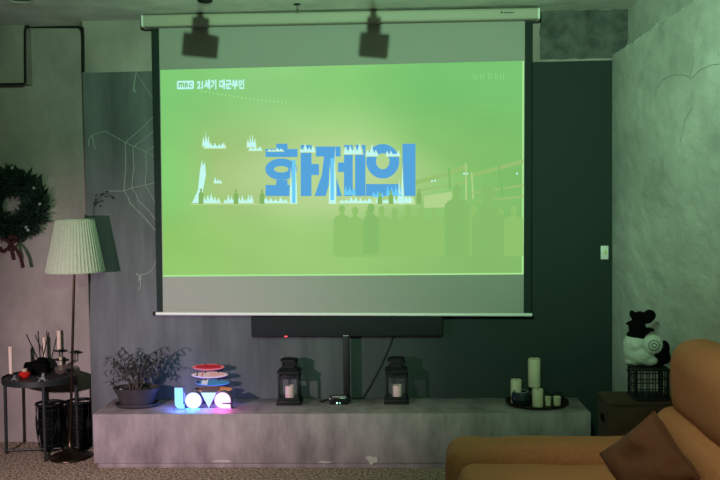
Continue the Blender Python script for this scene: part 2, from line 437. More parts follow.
# title in three heavy Hangul syllables (화제의)
T = lambda x, y, k=9: S(250+x/4, 130+y/4, k)
b = MB()
def tq(x0, y0, x1, y1): b.poly([T(x0,y0), T(x1,y0), T(x1,y1), T(x0,y1)])
def tring(cx, cy, rx, ry, ix, iy, n=40):
    vo = [b.bm.verts.new(T(cx+rx*math.cos(2*math.pi*i/n), cy+ry*math.sin(2*math.pi*i/n))) for i in range(n)]
    vi = [b.bm.verts.new(T(cx+ix*math.cos(2*math.pi*i/n), cy+iy*math.sin(2*math.pi*i/n))) for i in range(n)]
    for i in range(n): b.bm.faces.new((vo[i], vo[(i+1)%n], vi[(i+1)%n], vi[i]))
tq(105,55,150,76); tq(62,76,190,108); tring(125,157,64,43,29,13); tq(105,200,150,222); tq(62,220,190,264); tq(203,60,246,264); tq(246,136,276,180)
tq(263,66,362,106); b.poly([T(296,106),T(342,106),T(330,165),T(303,264),T(258,264),T(287,180)]); b.poly([T(331,160),T(345,190),T(368,264),T(326,264),T(314,215)])
tq(352,130,376,168); tq(376,60,411,264); tq(420,60,462,264)
tring(531,125,66,69,27,32); tq(464,216,600,264); tq(610,55,662,264)
b.build('title_lettering', G['blue'], picture, smooth=False)
# caption: white logo plate reading MBC and the programme title
def lettering(name, body, px0, px1, py0, py1, m, k, bold=0.0, parent=None):
    cu = bpy.data.curves.new(name, 'FONT'); cu.body = body; cu.size = 1; cu.offset = bold; cu.resolution_u = 3
    o_ = bpy.data.objects.new(name, cu); col.objects.link(o_)
    bpy.context.view_layer.update()
    dg = bpy.context.evaluated_depsgraph_get()
    me = bpy.data.meshes.new_from_object(o_.evaluated_get(dg)); bpy.data.objects.remove(o_)
    xs = [v.co.x for v in me.vertices]; ys = [v.co.y for v in me.vertices]
    if not xs: print('EMPTY TEXT', body); return
    x0, x1, y0, y1 = min(xs), max(xs), min(ys), max(ys)
    for v in me.vertices:
        u = (v.co.x-x0)/(x1-x0); w_ = (v.co.y-y0)/(y1-y0)
        v.co = S(px0+(px1-px0)*u, py1+(py0-py1)*w_-.4*u, k)
    me.name = name; me.materials.clear(); me.materials.append(m)
    r = bpy.data.objects.new(name, me); col.objects.link(r); r.parent = parent
    print('TEXT', body, len(me.vertices)); return r
b = MB()
pts = []
for (cx, cy, a0) in ((192.8,81.6,-90),(192.8,87.9,0),(178,88.2,90),(178,82,180)):
    for i in range(4): pts.append(S(cx+1.1*math.cos(R(a0+30*i)), cy+1.1*math.sin(R(a0+30*i)), 5))
b.poly(pts); plate = b.build('logo_plate', G['cap'], picture, smooth=False)
for ch, xa_, xb_ in (('m', 178.6, 184.0), ('B', 184.7, 188.0), ('C', 188.7, 192.2)): lettering('logo_lettering', ch, xa_, xb_, 82.7, 87.5, G['dim2'], 7, .03, plate)
lettering('caption_lettering', '21세기 대군부인', 197, 244.3, 79.6, 89.6, G['cap'], 6, .05, picture)

# ------------------------------------------------------------------ soundbar, cables, boxes
sb0, sb1 = at(251.3, 337.5, -.1), at(443, 337.2, -.1)
t = thing('soundbar', 'long black soundbar mounted on the wall just below the projection screen', 'soundbar', ((sb0.x+sb1.x)/2, -.02, sb0.z))
w = sb1.x-sb0.x
b = MB(); b.box((0, -.041, .066), (w, .078, .132), .01); b.build('body', M['sound'], t)
b = MB(); b.box((0, -.081, .066), (w-.03, .004, .12), .001); b.build('front_grille', M['sound'], t)
l = at(286, 337.8, -.1)-t.location
b = MB(); b.ball((l.x, -.081, .006), (.012,.004,.004)); b.build('indicator_light', glow('red_led', (255,70,80), 2.5), t)
def cabling(pts, r, label, seg=6, name='power_cable'):
    b = MB(); b.tube(pts, r, seg); return tag(b.build(name, M['cable']), label, 'cable')
cabling([at(393,335,-.03), at(390.5,345,-.026), at(381,366,-.026), at(371,385,-.026), at(364.5,395,-.03), Vector((at(363,397,-.04).x, -.05, BZ+.005)), Vector((at(352,397,-.05).x, -.06, BZ+.005))], .0055, 'black cable slanting down the wall from the soundbar to the bench')
cabling([at(0,84.5,.044), at(24,84,.044), at(25.3,82,.044), at(25,60,.044), at(25,30,.044), at(26,27,.044), at(28,26.7,.06), at(30,26.7,.146), at(60,26.8,.146), at(79,27,.146), at(82.7,28,-.012), at(83.2,36,-.012), at(83.5,72,-.012)], .0085, 'black cable bent around the beam high in the left corner')
# tower and set top box
q = atz(347, 401, BZ)
zt = at(347, 335, q.y).z
t = thing('tower_speaker', 'slim tall black tower standing upright on the bench between the two lanterns', 'speaker', (q.x, q.y, BZ))
b = MB(); b.box((0,0,(zt-BZ)/2+.004), (.039, .05, zt-BZ-.008), .006); b.build('column', M['black'], t)
b = MB(); b.box((0,0,.004), (.05,.07,.008), .003); b.build('foot', M['black_gloss'], t)
b = MB(); b.box((0,0,zt-BZ-.002), (.034,.045,.004), .0015); b.build('top_cap', M['white_metal'], t)
q = atz(339, 405, BZ)
t = thing('set_top_box', 'small black set top box with lit green display dots on the bench', 'set top box', (q.x, q.y+.045, BZ))
b = MB(); b.box((0,0,.024), (.122,.09,.042), .008); b.box((0,0,.002), (.1,.07,.004)); b.build('body', M['black_gloss'], t)
for k, x in enumerate((-.012, .006)):
    b = MB(); b.box((x,-.0458,.012), (.009 if k==0 else .006,.002,.009)); b.build('display_dot', glow('green_led%d' % k, (200,255,230) if k == 0 else (130,210,180), 2), t)
b = MB(); b.box((.0,-.02,.0455), (.085,.025,.001)); b.build('top_reflection', M['white_metal'], t)  # reflection on the box top, built in as a thin white strip
cabling([Vector((q.x-.05, q.y+.085, BZ+.012)), Vector((q.x-.08, q.y+.1, BZ+.01)), Vector((q.x-.11, q.y+.06, BZ+.006)), Vector((q.x-.125, q.y+.11, BZ+.006))], .005, 'short black cable coiled beside the small set top box')

# ------------------------------------------------------------------ candles
def candle(px0, px1, py_top, base, name='pillar_candle', label='', group=None, m=None, wick=True):
    """an upright wax candle standing at `base`, its top edge and width read off the photo"""
    r = (at(px1, py_top, base.y).x-at(px0, py_top, base.y).x)/2
    h = at((px0+px1)/2, py_top, base.y).z-base.z
    t = thing(name, label, 'candle', base, group)
    b = MB(); b.lathe([(r*.96,0),(r,.004),(r,h-.004),(r*.93,h),(r*.8,h-.004),(r*.3,h-.007),(.001,h-.007)], seg=28)
    b.build('wax', m or M['wax'], t)
    if wick:
        b = MB(); b.tube([(0,0,h-.008),(.001,0,h+.006),(.003,0,h+.012)], .0014, 6); b.build('wick', M['wick'], t)
    return t

# ------------------------------------------------------------------ lanterns
def lantern(px, py, label, group):
    q = atz(px, py, BZ)
    t = thing('candle_lantern', label, 'lantern', (q.x, q.y+.07, BZ), group)
    bk = M['black']
    b = MB(); b.box((0,0,.004), (.152,.152,.008), .002); b.box((0,0,.018), (.146,.146,.02), .003); b.box((0,0,.032),(.132,.132,.008),.002); b.build('base', bk, t)
    for sx in (-1,1):
        for sy in (-1,1):
            b = MB(); b.box((sx*.057, sy*.057, .1), (.013,.013,.13), .001); b.build('post', bk, t)
    b = MB()
    for k in range(4):
        rot = Matrix.Rotation(k*math.pi/2, 3, 'Z')
        b.box(rot @ Vector((0,-.06,.166)), (.128,.006,.012) , .001, rot)
        b.box(rot @ Vector((0,-.06,.196)), (.128,.006,.012) , .001, rot)
        for j in range(8): b.box(rot @ Vector((-.0525+j*.015,-.06,.181)), (.0075,.005,.022), 0, rot)
    b.build('pierced_band', bk, t)
    b = MB()
    for k in range(4):
        rot = Matrix.Rotation(k*math.pi/2, 3, 'Z'); b.box(rot @ Vector((0,-.06,.04)), (.116,.006,.008), 0, rot)
    b.build('lower_rail', bk, t)
    b = MB(); b.prism([(-.068,-.068,.2),(.068,-.068,.2),(.068,.068,.2),(-.068,.068,.2)], (0,0,.005))
    r0 = b.ring([(-.066,-.066,.205),(.066,-.066,.205),(.066,.066,.205),(-.066,.066,.205)]); r1 = b.ring([(-.04,-.04,.224),(.04,-.04,.224),(.04,.04,.224),(-.04,.04,.224)])
    b.skin([r0, r1]); b.build('roof', bk, t, smooth=False)
    b = MB()
    for k in range(4):
        rot = Matrix.Rotation(k*math.pi/2, 3, 'Z')
        b.box(rot @ Vector((0,-.037,.23)), (.078,.004,.012), 0, rot); b.box(rot @ Vector((0,-.037,.266)), (.078,.004,.01), 0, rot)
        for j in range(6): b.box(rot @ Vector((-.036+j*.0144,-.037,.248)), (.008,.004,.03), 0, rot)
    b.box((0,0,.272), (.09,.09,.004), .001)
    b.build('chimney', bk, t)
    for s in (-1, 1):
        b = MB(); b.ball((s*.047,0,.266), (.008,.008,.01)); b.build('finial', bk, t)
    b = MB()
    b.tube([(.044*math.cos(R(180*i/12)), 0, .272+.012*math.sin(R(180*i/12))) for i in range(13)], .002, 6); b.build('carry_handle', bk, t)
    for k in range(4):
        rot = Matrix.Rotation(k*math.pi/2, 3, 'Z')
        b = MB(); b.box(rot @ Vector((0,-.057,.1)), (.1,.0015,.124), 0, rot); b.build('glass_pane', M['pane'], t, smooth=False)
    return t
g = 'black candle lanterns on the bench'
la = lantern(288.5, 405.5, 'black metal lantern on the bench between the glowing sign and the set top box', g)
lb = lantern(396.5, 404.5, 'black metal lantern on the bench to the right of the slim tower', g)
candle(284.2, 293.8, 385.5, Vector((la.location.x, la.location.y, BZ+.036)), label='white pillar candle inside the lantern nearest the glowing sign', group='candles in the lanterns', m=M['wax_pink_lit'])
candle(391.8, 401.6, 384.8, Vector((lb.location.x+.003, lb.location.y, BZ+.036)), label='white pillar candle inside the lantern right of the slim tower', group='candles in the lanterns', m=M['wax_pink_lit'])

# ------------------------------------------------------------------ tray of candles
q = atz(537, 404, BZ); TZ = BZ+.012
t = thing('round_tray', 'round dark metal tray holding candles at the right end of the bench', 'tray', (q.x, q.y, BZ))
b = MB(); b.lathe([(.001,0),(.15,0),(.185,.012),(.188,.02),(.184,.02),(.15,.006),(.001,.006)], seg=48); b.build('dish', M['bronze'], t)
b = MB(); b.tube([(.186*math.cos(2*math.pi*i/48), .186*math.sin(2*math.pi*i/48), .02) for i in range(48)], .0035, 8, True); b.build('rim', M['bronze'], t)
tz = BZ+.0065
g = 'candles on the round tray'
candle(511.3, 522.3, 379.5, atz(517,404.0,tz)+Vector((0,.035,0)), label='cream pillar candle at the left edge of the round tray', group=g)
candle(532.6, 543.8, 389, atz(538,406.5,tz)+Vector((0,.012,0)), label='short cream pillar candle at the front middle of the round tray', group=g)
hb = atz(536.4, 402, tz)+Vector((0,.085,0))
hz = at(535, 386.5, hb.y).z-tz
t = thing('candle_stand', 'dark pedestal candle stand carrying the tallest candle on the tray', 'candle holder', hb)
b = MB(); b.lathe([(.001,0),(.036,0),(.034,.006),(.014,.014),(.01,hz*.5),(.013,hz*.7),(.034,hz-.008),(.042,hz-.004),(.042,hz),(.001,hz)], seg=24); b.build('pedestal', M['black'], t)
candle(528.6, 541.2, 358.5, hb+Vector((0,0,hz)), label='tallest cream pillar candle raised on the dark stand', group=g)
for (x0, x1, lab) in ((545.2, 552, 'small cream candle cup on the tray just right of the short pillar'), (553.4, 561.8, 'wider cream candle cup at the right edge of the tray')):
    ba = atz((x0+x1)/2, 406, tz)+Vector((0,.02,0))
    r = (x1-x0)/2/170; h = at(x0, 396.6, ba.y).z-ba.z
    t = thing('candle_cup', lab, 'candle', ba, g)
    b = MB(); b.lathe([(r*.8,0),(r*.88,.003),(r,h),(r*.92,h),(r*.86,h*.75),(.001,h*.75)], seg=24); b.build('cup', M['wax'], t)
    b = MB(); b.tube([(0,0,h*.74),(0,0,h*.95)], .0014, 6); b.build('wick', M['wick'], t)
# faceted dark glass votive
ba = atz(521.5, 406, tz)+Vector((0,.03,0))
t = thing('votive_holder', 'dark faceted glass votive in front of the left tray candle', 'candle holder', ba)
b = MB(); r = .052
prof = [(.032,0),(.05,.012),(.058,.038),(.054,.066),(.044,.082),(.038,.082),(.046,.06),(.034,.012),(.001,.012)]
b.lathe(prof, seg=14); b.build('bowl', mat('dark_glass', (24,30,32), .35, spec=.3), t, smooth=False)
b = MB(); b.tube([(.044*math.cos(2*math.pi*i/24), .044*math.sin(2*math.pi*i/24), .082) for i in range(24)], .003, 6, True); b.build('rim', M['grey_figure'], t)
def pine_cone(px, py, back, s, label):
    ba = atz(px, py, tz)+Vector((0,back,0))
    t = thing('pine_cone', label, 'pine cone', ba, 'pine cones on the round tray')
    b = MB(); b.lathe([(.001,0),(s*.5,s*.15),(s*.62,s*.6),(s*.45,s*1.2),(s*.15,s*1.6),(.001,s*1.65)], seg=12); b.build('core', M['sprig'], t)
    b = MB()
    for k in range(46):
        u = k/46; a = k*2.4; rr = s*(.62+.3*math.sin(math.pi*min(1,u*1.25)))*(1-.6*max(0,u-.5)*2); z = s*(.12+1.45*u)
        rot = Matrix.Rotation(a, 3, 'Z') @ Matrix.Rotation(R(-35), 3, 'Y')
        b.ball((rr*math.cos(a), rr*math.sin(a), z), (s*.25, s*.17, s*.05), 6, 4, rot)
    b.build('scales', M['sprig'], t)
pine_cone(547, 402, .075, .032, 'dark pine cone at the back of the tray behind the small candle cup')
pine_cone(560, 402, .07, .034, 'dark pine cone at the back right of the tray behind the wider cup')

# ------------------------------------------------------------------ love sign and board stack
q = atz(203, 409, BZ)
ls = thing('light_up_sign', 'glowing white light up sign spelling love on the bench beside the plant', 'lighted sign', (q.x, q.y+.03, BZ))
sc_ = 1/169.0
LX = lambda px: (px-203)*sc_
LZ = lambda py: (409-py)*sc_
def circ(cx, cy, r, a0, a1, n=18): return [(cx+r*math.cos(R(a0+(a1-a0)*i/n)), cy+r*math.sin(R(a0+(a1-a0)*i/n))) for i in range(n+1)]
letters = {
 'letter_l': ([(174,386.6),(182.8,386.6),(182.8,404),(184.2,404.2),(184.2,408.8)] + [(179,408.8),(176,407.8),(174.3,405),(174,402)], (150,235,255)),
 'letter_o': (circ(193.3, 400.4, 8.7, 0, 360, 32)[:-1], (235,240,255)),
 'letter_v': ([(200.8,392),(217.2,392),(209,408.4)], (190,240,255)),
 'letter_e': (circ(223.2, 400.2, 8.6, 95, 270, 22) + [(231.6,408.8),(231.6,405.2),(222.5,404.4),(222.5,403.4),(231.8,403.2),(231.8,400)] + circ(223.2, 400.2, 8.6, 0, -80, 12), (250,225,255)),
}
body_m = mat('sign_shell', (124,120,140), .5)
for nm, (pts, c) in letters.items():
    P = [Vector((LX(x), -.03, LZ(y))) for x, y in pts]
    if nm == 'letter_e':
        P = [Vector((LX(x), -.03, LZ(y))) for x, y in (circ(223.2,400.2,8.6,0,-270,26)[0:27] + [])]
        # ring runs counter-clockwise over the top from the bar end to the bottom right, with a slit for the eye
        P = [Vector((LX(x), -.03, LZ(y))) for x, y in ([(222.5,403.0),(231.8,402.6)] + circ(223.2,400.2,8.6,10,-270,28) + [(231.6,408.8),(231.6,404.6),(222.5,404.2)])]
    b = MB(); b.prism(P, (0,.055,0)); sh = b.build(nm, body_m, ls, smooth=False)
    cx = sum(p.x for p in P)/len(P); cz = sum(p.z for p in P)/len(P)
    b = MB(); b.prism([Vector((cx+(p.x-cx)*.93, -.0312, cz+(p.z-cz)*.93)) for p in P], (0,.0012,0)); b.build('lit_face', glow(nm+'_face', c, 1.4), sh, smooth=False)
# LED strip under the letters that colours the bench
for k, (x0, x1, c, s) in enumerate(((174,186,(30,70,255),10),(186,200,(40,190,255),10),(200,214,(70,80,255),10),(214,232,(255,60,200),10))):
    b = MB(); b.box((LX((x0+x1)/2), -.0335, .002), (LX(x1)-LX(x0)-.004, .004, .003)); b.build('light_strip', glow('strip%d' % k, c, s), ls, smooth=False)
# four small surfboards on a stand
q = atz(210, 404, BZ)
t = thing('surfboard_stand', 'stack of four tiny painted surfboards on a stand behind the glowing sign', 'ornament', (q.x, q.y+.035, BZ))
b = MB()
for px in (204, 218): b.tube([((px-210)*sc_, .012, 0), ((px-210)*sc_, .012, .245)], .0035, 8)
b.box((0,.012,.005), (.16,.07,.01), .003); b.build('rack', M['wood'], t)
def board(x0, x1, py, tilt, wd, m1, label, stripe=None, lift=0):
    z = at((x0+x1)/2, py, t.location.y).z-BZ; L = (x1-x0)*sc_/1; cx = ((x0+x1)/2-210)*sc_
    rot = Matrix.Rotation(R(tilt), 3, 'X')
    b = MB(); n = 28
    up, dn = [], []
    outline = []
    for i in range(n+1):
        u = i/n; hw = wd/2*math.sin(math.pi*u)**.6; outline.append((u-.5, hw))
    pts = [(x*L, -w_) for x, w_ in outline] + [(x*L, w_) for x, w_ in reversed(outline[1:-1])]
    rk = lambda x: .05*(x)**2
    ring1 = b.ring([Vector((cx,0,z))+rot @ Vector((x, y, rk(x)*2+.004)) for x, y in pts]); ring0 = b.ring([Vector((cx,0,z))+rot @ Vector((x*.98, y*.96, rk(x)*2-.004)) for x, y in pts])
    b.skin([ring0, ring1]); o_ = b.build('surfboard', m1, t); o_['label'] = label
    if stripe:
        for (ua, ub, mm, wf) in stripe:
            b = MB(); ps = [p for p in [(x*L, -w_*wf) for x, w_ in outline if ua <= x+.5 <= ub] + [(x*L, w_*wf) for x, w_ in reversed(outline) if ua <= x+.5 <= ub]]
            b.prism([Vector((cx,0,z))+rot @ Vector((x, y, rk(x)*2+.0045)) for x, y in ps], rot @ Vector((0,0,.0006))); b.build('painted_band', mm, o_, smooth=False)
mr_, mw_, mb_, mo_ = mat('board_red', (176,40,58), .4), mat('board_white', (214,190,190), .4, var=.1, scale=40), mat('board_blue', (70,130,172), .4), mat('board_orange', (200,130,80), .4, var=.1)
pk = mat('board_pink', (214,110,110), .4); dk = mat('board_dark', (48,44,60), .4)
board(190.8, 225, 367.2, 28, .058, pk, 'red surfboard with a pink edge', [(.1,.9,mr_,.7)])
board(189.6, 228.6, 375, 28, .055, mw_, 'whitish surfboard', [(.14,.2,dk,.95),(.28,.34,pk,.95),(.5,.9,mat('board_blush',(214,160,160),.4),.5)])
board(194, 230.4, 382.8, 28, .055, mb_, 'blue surfboard with a white band', [(.02,.14,dk,1),(.16,.36,mat('board_cream',(212,210,214),.4),1)])
board(191, 233, 389.5, 28, .05, mo_, 'orange surfboard', [(.02,.7,mat('board_brown',(112,84,74),.5),.8)])

# ------------------------------------------------------------------ potted plant
q = atz(133.5, 409, BZ)
t = thing('potted_plant', 'arching small leaved plant in an oval stoneware pot at the left end of the bench', 'potted plant', (q.x, q.y+.075, BZ))
ps = 1/168.0
b = MB(); b.lathe([(.001,0),(.11,0),(.125,.012),(.126,.022),(.118,.02),(.105,.008),(.001,.008)], seg=36, sy=.72); b.build('saucer', M['pot'], t)
b = MB(); b.lathe([(.001,.009),(.085,.009),(.098,.03),(.112,.07),(.132,.104),(.136,.112),(.128,.114),(.118,.104),(.104,.09),(.001,.088)], seg=36, sy=.72)
pot = b.build('pot', M['pot'], t)
b = MB(); b.lathe([(.112,.092),(.08,.101),(.03,.106),(.001,.107)], seg=30, sy=.7); b.build('soil', M['soil'], t)
b = MB(); b.tube([(-.075,-.06,.112),(-.055,-.075,.104),(-.03,-.08,.1),(.0,-.078,.106)], [.005,.007,.006,.003], 8); b.build('driftwood', M['pale_wood'], t)
t.scale = (1.08,1.08,1.06)
bs, bf = MB(), MB()
rp = random.Random(11)
tips = [(-.16,0,.12),(-.12,-.04,.24),(-.09,.02,.34),(.17,-.01,.35),(.12,-.05,.33),(-.19,.0,.20),(-.15,-.03,.27),(-.17,.02,.29),(-.1,.0,.32),(-.06,-.05,.26),(-.03,.03,.3),(.02,-.04,.29),(.06,.0,.3),(.1,-.03,.29),(.13,.02,.26),(.16,-.02,.24),(.17,.03,.3),(.15,.0,.18),(-.14,-.04,.16),(.08,-.06,.2),(-.05,.05,.21)]
for tip in tips:
    tip = Vector(tip); base = Vector((rp.uniform(-.035,.035), rp.uniform(-.03,.03), .1))
    pts = []
    for i in range(9):
        u = i/8; p = base.lerp(tip, u); p.z += .05*math.sin(math.pi*u)*(1 if abs(tip.x) > .05 else .3); p += Vector((rp.uniform(-1,1), rp.uniform(-1,1), 0))*.006*u
        pts.append(p)
    bs.tube(pts, [.004-.0028*i/8 for i in range(9)], 6)
    for i in range(3, 9):
        for s in (-1, 1, 0):
            if rp.random() < .3: continue
            a = rp.uniform(0, 6.28); ln = rp.uniform(.025,.055); wd = ln*.13
            dr = Vector((math.cos(a), math.sin(a)*.8, rp.uniform(-1.3,-.1))).normalized()
            sd = dr.cross(Vector((0,0,1))).normalized(); nn = sd.cross(dr)
            p = pts[i]
            vs = [p, p+dr*ln*.4+sd*wd, p+dr*ln, p+dr*ln*.4-sd*wd, p+dr*ln*.45+nn*wd*.5]
            v = [bf.bm.verts.new(x) for x in vs]
            for tri in ((0,1,4),(1,2,4),(2,3,4),(3,0,4)): bf.bm.faces.new([v[k] for k in tri])
bs.build('stems', M['stem'], t)
fo = bf.build('foliage', M['leaf'], t, smooth=False)
# ------------------------------------------------------------------ floor lamp
lb0 = at(70.5, 452, -.205); lb0.z = 0
lt = at(75.5, 222, lb0.y)
t = thing('floor_lamp', 'tall floor lamp with a pleated pale shade standing left of the bench', 'floor lamp', (lb0.x, lb0.y, 0))
b = MB(); b.lathe([(.001,0),(.122,0),(.126,.006),(.124,.012),(.112,.02),(.06,.04),(.028,.06),(.017,.085),(.013,.11),(.001,.11)], seg=40); b.build('base', M['bronze'], t)
topv = lt-lb0; topv.z = lt.z
b = MB(); b.tube([(0,0,.1), Vector((0,0,.1)).lerp(topv, .5), topv], [.0085,.008,.007], 12); b.build('pole', M['bronze'], t)
b = MB(); b.tube([(-.002,0,.1),(.0,0,.16)], [.014,.011], 12); b.build('collar', M['bronze'], t)
s0, s1 = at(75.2,271.5,lb0.y)-t.location, at(74.8,219.5,lb0.y)-t.location
rb, rt = 28.8/ (FPX/(D+lb0.y+.09)), 18.4/(FPX/(D+lb0.y+.09))
b = MB(); n = 144; rings = []
for r_, c_, th in ((rb,s0,0),((rb+rt)/2,(s0+s1)/2,0),(rt,s1,0),(rt-.004,s1,0),((rb+rt)/2-.004,(s0+s1)/2,0),(rb-.004,s0,0)):
    rings.append(b.ring([c_+Vector((math.cos(2*math.pi*k/n), math.sin(2*math.pi*k/n), 0))*(r_+(.0022 if k % 3 == 0 else -.001)) for k in range(n)]))
b.skin(rings, closed=True); sh = b.build('lamp_shade', M['shade'], t, smooth=False)
for r_, c_ in ((rb, s0), (rt, s1)):
    b = MB(); b.tube([c_+Vector((math.cos(2*math.pi*k/48), math.sin(2*math.pi*k/48), 0))*(r_+.001) for k in range(48)], .0035, 6, True); b.build('shade_trim', M['shade'], sh)
b = MB()
for k in range(3): b.tube([s1+Vector((0,0,-.01)), s1+Vector((rt*math.cos(k*2.09), rt*math.sin(k*2.09), -.002))], .002, 6)
b.build('shade_spider', M['bronze'], t)

# ------------------------------------------------------------------ round side table and what stands on it
TY = -.085
tc_ = at(40, 377, TY); TH = tc_.z; TRr = .228
t = thing('side_table', 'round black tray topped metal side table in the left corner', 'side table', (tc_.x, TY, 0))
ms = mat('dark_green_metal', (27,32,32), .5, spec=.4)
b = MB(); b.lathe([(.001,TH-.004),(TRr-.004,TH-.004),(TRr-.004,TH+.0),(TRr-.004,TH-.022),(TRr,TH-.022),(TRr,TH+.012),(TRr-.006,TH+.012),(TRr-.006,TH+.002),(.001,TH+.002)], seg=56); b.build('tray_top', ms, t)
for a in (-63, 12, 105, 187):
    ca, sa = math.cos(R(a)), math.sin(R(a))
    b = MB(); b.tube([(ca*(TRr-.012), sa*(TRr-.012), TH-.01), (ca*(TRr-.008), sa*(TRr-.008), .012), (ca*(TRr-.008), sa*(TRr-.008), 0)], .0105, 10); b.build('leg', ms, t)
for a, a2 in ((-63, 105), (12, 187)):
    ca, sa = math.cos(R(a))*(TRr-.01), math.sin(R(a))*(TRr-.01); c2, s2 = math.cos(R(a2))*(TRr-.01), math.sin(R(a2))*(TRr-.01)
    b = MB(); b.tube([(ca,sa,.018),(c2,s2,.018)], .006, 8); b.build('stretcher', ms, t)
TT = TH+.0025
def on_table(px, py): return atz(px, py, TT)
# taper at left
ba = on_table(11.3, 379); 
t = thing('candlestick', 'small black candlestick with figure at the left edge of the side table', 'candle holder', ba)
b = MB(); b.lathe([(.001,0),(.018,0),(.017,.004),(.009,.01),(.008,.02),(.012,.028),(.012,.034),(.001,.034)], seg=18); b.build('holder', M['black'], t)
candle(9.7, 13.6, 346.5, ba+Vector((0,0,.034)), 'taper_candle', 'pale taper candle at the left edge of the side table', 'taper candles on the side table', M['wax_pink'])
# dark jar and diffuser
ba = on_table(27, 373)+Vector((0,.05,0))
t = thing('lidded_jar', 'rounded black jar behind the red candle bowl', 'jar', ba)
b = MB(); b.lathe([(.001,0),(.036,0),(.04,.01),(.04,.04),(.033,.052),(.001,.054)], seg=24); b.build('body', M['black_matte'], t)
b = MB(); b.lathe([(.034,.0535),(.03,.06),(.001,.061)], seg=24); b.build('lid', M['black_matte'], t)
ba = on_table(39, 374)+Vector((0,.035,0))
t = thing('reed_diffuser', 'square black reed diffuser bottle with dark sticks on the side table', 'reed diffuser', ba)
b = MB(); b.box((0,0,.035), (.098,.075,.07), .008); b.box((0,0,.079), (.078,.06,.016), .006); b.build('bottle', M['black_matte'], t)
b = MB(); b.lathe([(.018,.086),(.018,.1),(.01,.1),(.01,.088),(.001,.088)], seg=18); b.build('neck', M['black_matte'], t)
for tip in ((26.5,334.5),(38,331),(49,332.5)):
    e_ = at(*tip, ba.y)-ba; b = MB(); b.tube([(0 if tip[0]!=26.5 else -.002,0,.05), e_], .0038, 6); b.build('reed', M['wick'], t)
# red bowl with tealight
ba = on_table(24.8, 377.5)+Vector((0,.0,0))
t = thing('candle_bowl', 'small red ceramic bowl holding a white tealight on the side table', 'candle holder', ba)
b = MB(); b.lathe([(.001,0),(.022,0),(.034,.012),(.036,.024),(.028,.036),(.02,.04),(.016,.036),(.001,.034)], seg=24); b.build('bowl', M['red'], t)
b = MB(); b.lathe([(.001,.034),(.016,.034),(.016,.056),(.001,.056)], seg=18); b.build('tealight', M['wax'], t)
# grey figures
def critter(px, py, s, label, seed):
    ba = on_table(px, py); t = thing('animal_figurine', label, 'figurine', ba, 'grey figurines on the side table')
    b = MB(); r_ = random.Random(seed)
    b.ball((0,0,s*.9), (s*.55,s*.45,s*.5), 12, 8); b.ball((s*.15,-.2*s,s*1.6), (s*.34,s*.3,s*.36), 12, 8); b.ball((s*.35,-.4*s,s*1.55), (s*.2,s*.14,s*.13), 8, 6)
    for sx in (-1,1): b.ball((s*.15+sx*s*.2,-.1*s,s*1.95), (s*.09,s*.07,s*.2), 8, 6)
    b.build('body', M['grey_figure'], t)
    for sx, sy in ((-1,-1),(1,-1),(-1,1),(1,1)):
        b = MB(); b.tube([(sx*s*.35,sy*s*.3,s*.8),(sx*s*.75,sy*s*.45,s*.35),(sx*s*1.0,sy*s*.6,s*.07)], [s*.2,s*.13,s*.09], 8); b.build('leg', M['grey_figure'], t)
    b = MB(); b.tube([(-s*.4,.2*s,s*.9),(-s*.9,.2*s,s*.8),(-s*1.3,.1*s,s*1.1)], [s*.12,s*.08,s*.03], 8); b.build('tail', M['grey_figure'], t)
critter(43, 382, .027, 'grey animal figurine with spread legs at the front of the side table', 2)
critter(14.5, 381, .018, 'smaller grey figurine beside the left taper candle', 5)
# candelabra
def candelabra(px, py, back, tiers, label):
    ba = on_table(px, py)+Vector((0,back,0)); t = thing('candelabra', label, 'candle holder', ba)
    b = MB(); b.lathe([(.001,0),(.03,0),(.028,.004),(.006,.012),(.001,.012)], seg=24); b.build('foot', M['black'], t)
    for dxp, pyt, r_ in tiers:
        e_ = at(px+dxp, pyt, ba.y)-ba
        b = MB(); b.tube([(0,0,.008),(e_.x*.2,0,.03),(e_.x,0,e_.z*.6),(e_.x,0,e_.z)], .0042, 8); b.build('arm', M['black'], t)
        b = MB(); b.lathe([(.001,0),(r_*.6,0),(r_,.005),(r_,.008),(r_*.6,.004),(.001,.004)], (e_.x,0,e_.z), 24); b.lathe([(.014,.004),(.014,.016),(.011,.016),(.011,.005),(.001,.005)], (e_.x,0,e_.z), 16); b.build('drip_pan', M['black'], t)
    return t
ca = candelabra(60, 372, .06, ((-.4,351.5,.04),(0,360.5,.045),(15,353,.036)), 'black three tier candelabra at the back right of the side table')
e1 = at(59.4, 351.5, ca.location.y)
candle(56.8, 60.8, 330.5, Vector((e1.x, e1.y, e1.z+.0055)), 'taper_candle', 'tallest pinkish taper candle on top of the candelabra', 'taper candles on the side table', M['wax_pink'])
e2 = at(60, 360.5, ca.location.y)
candle(58.6, 61.8, 357, on_table(60.2, 371)+Vector((0,.015,0)), 'taper_candle', 'short white candle stub standing in the clear glass bowl', 'taper candles on the side table', M['wax'])
ba = at(44.4, 359, .09); ba.z = TT; hz = at(44.4, 359, ba.y).z-ba.z
t = thing('candlestick', 'black candlestick with a wide pan behind the reed diffuser', 'candle holder', ba)
b = MB(); b.lathe([(.001,0),(.03,0),(.026,.005),(.006,.012),(.005,hz-.006),(.034,hz),(.034,hz+.003),(.012,hz+.003),(.012,hz+.012),(.001,hz+.012)], seg=22); b.build('holder', M['black'], t)
candle(42.6-.0, 46.2, 337, ba+Vector((0,0,hz+.012)), 'taper_candle', 'pale taper candle just behind the diffuser sticks', 'taper candles on the side table', M['wax_pink'])
ba = on_table(61.5, 374)
t = thing('glass_bowl', 'small clear cut glass bowl on the right of the side table', 'bowl', ba)
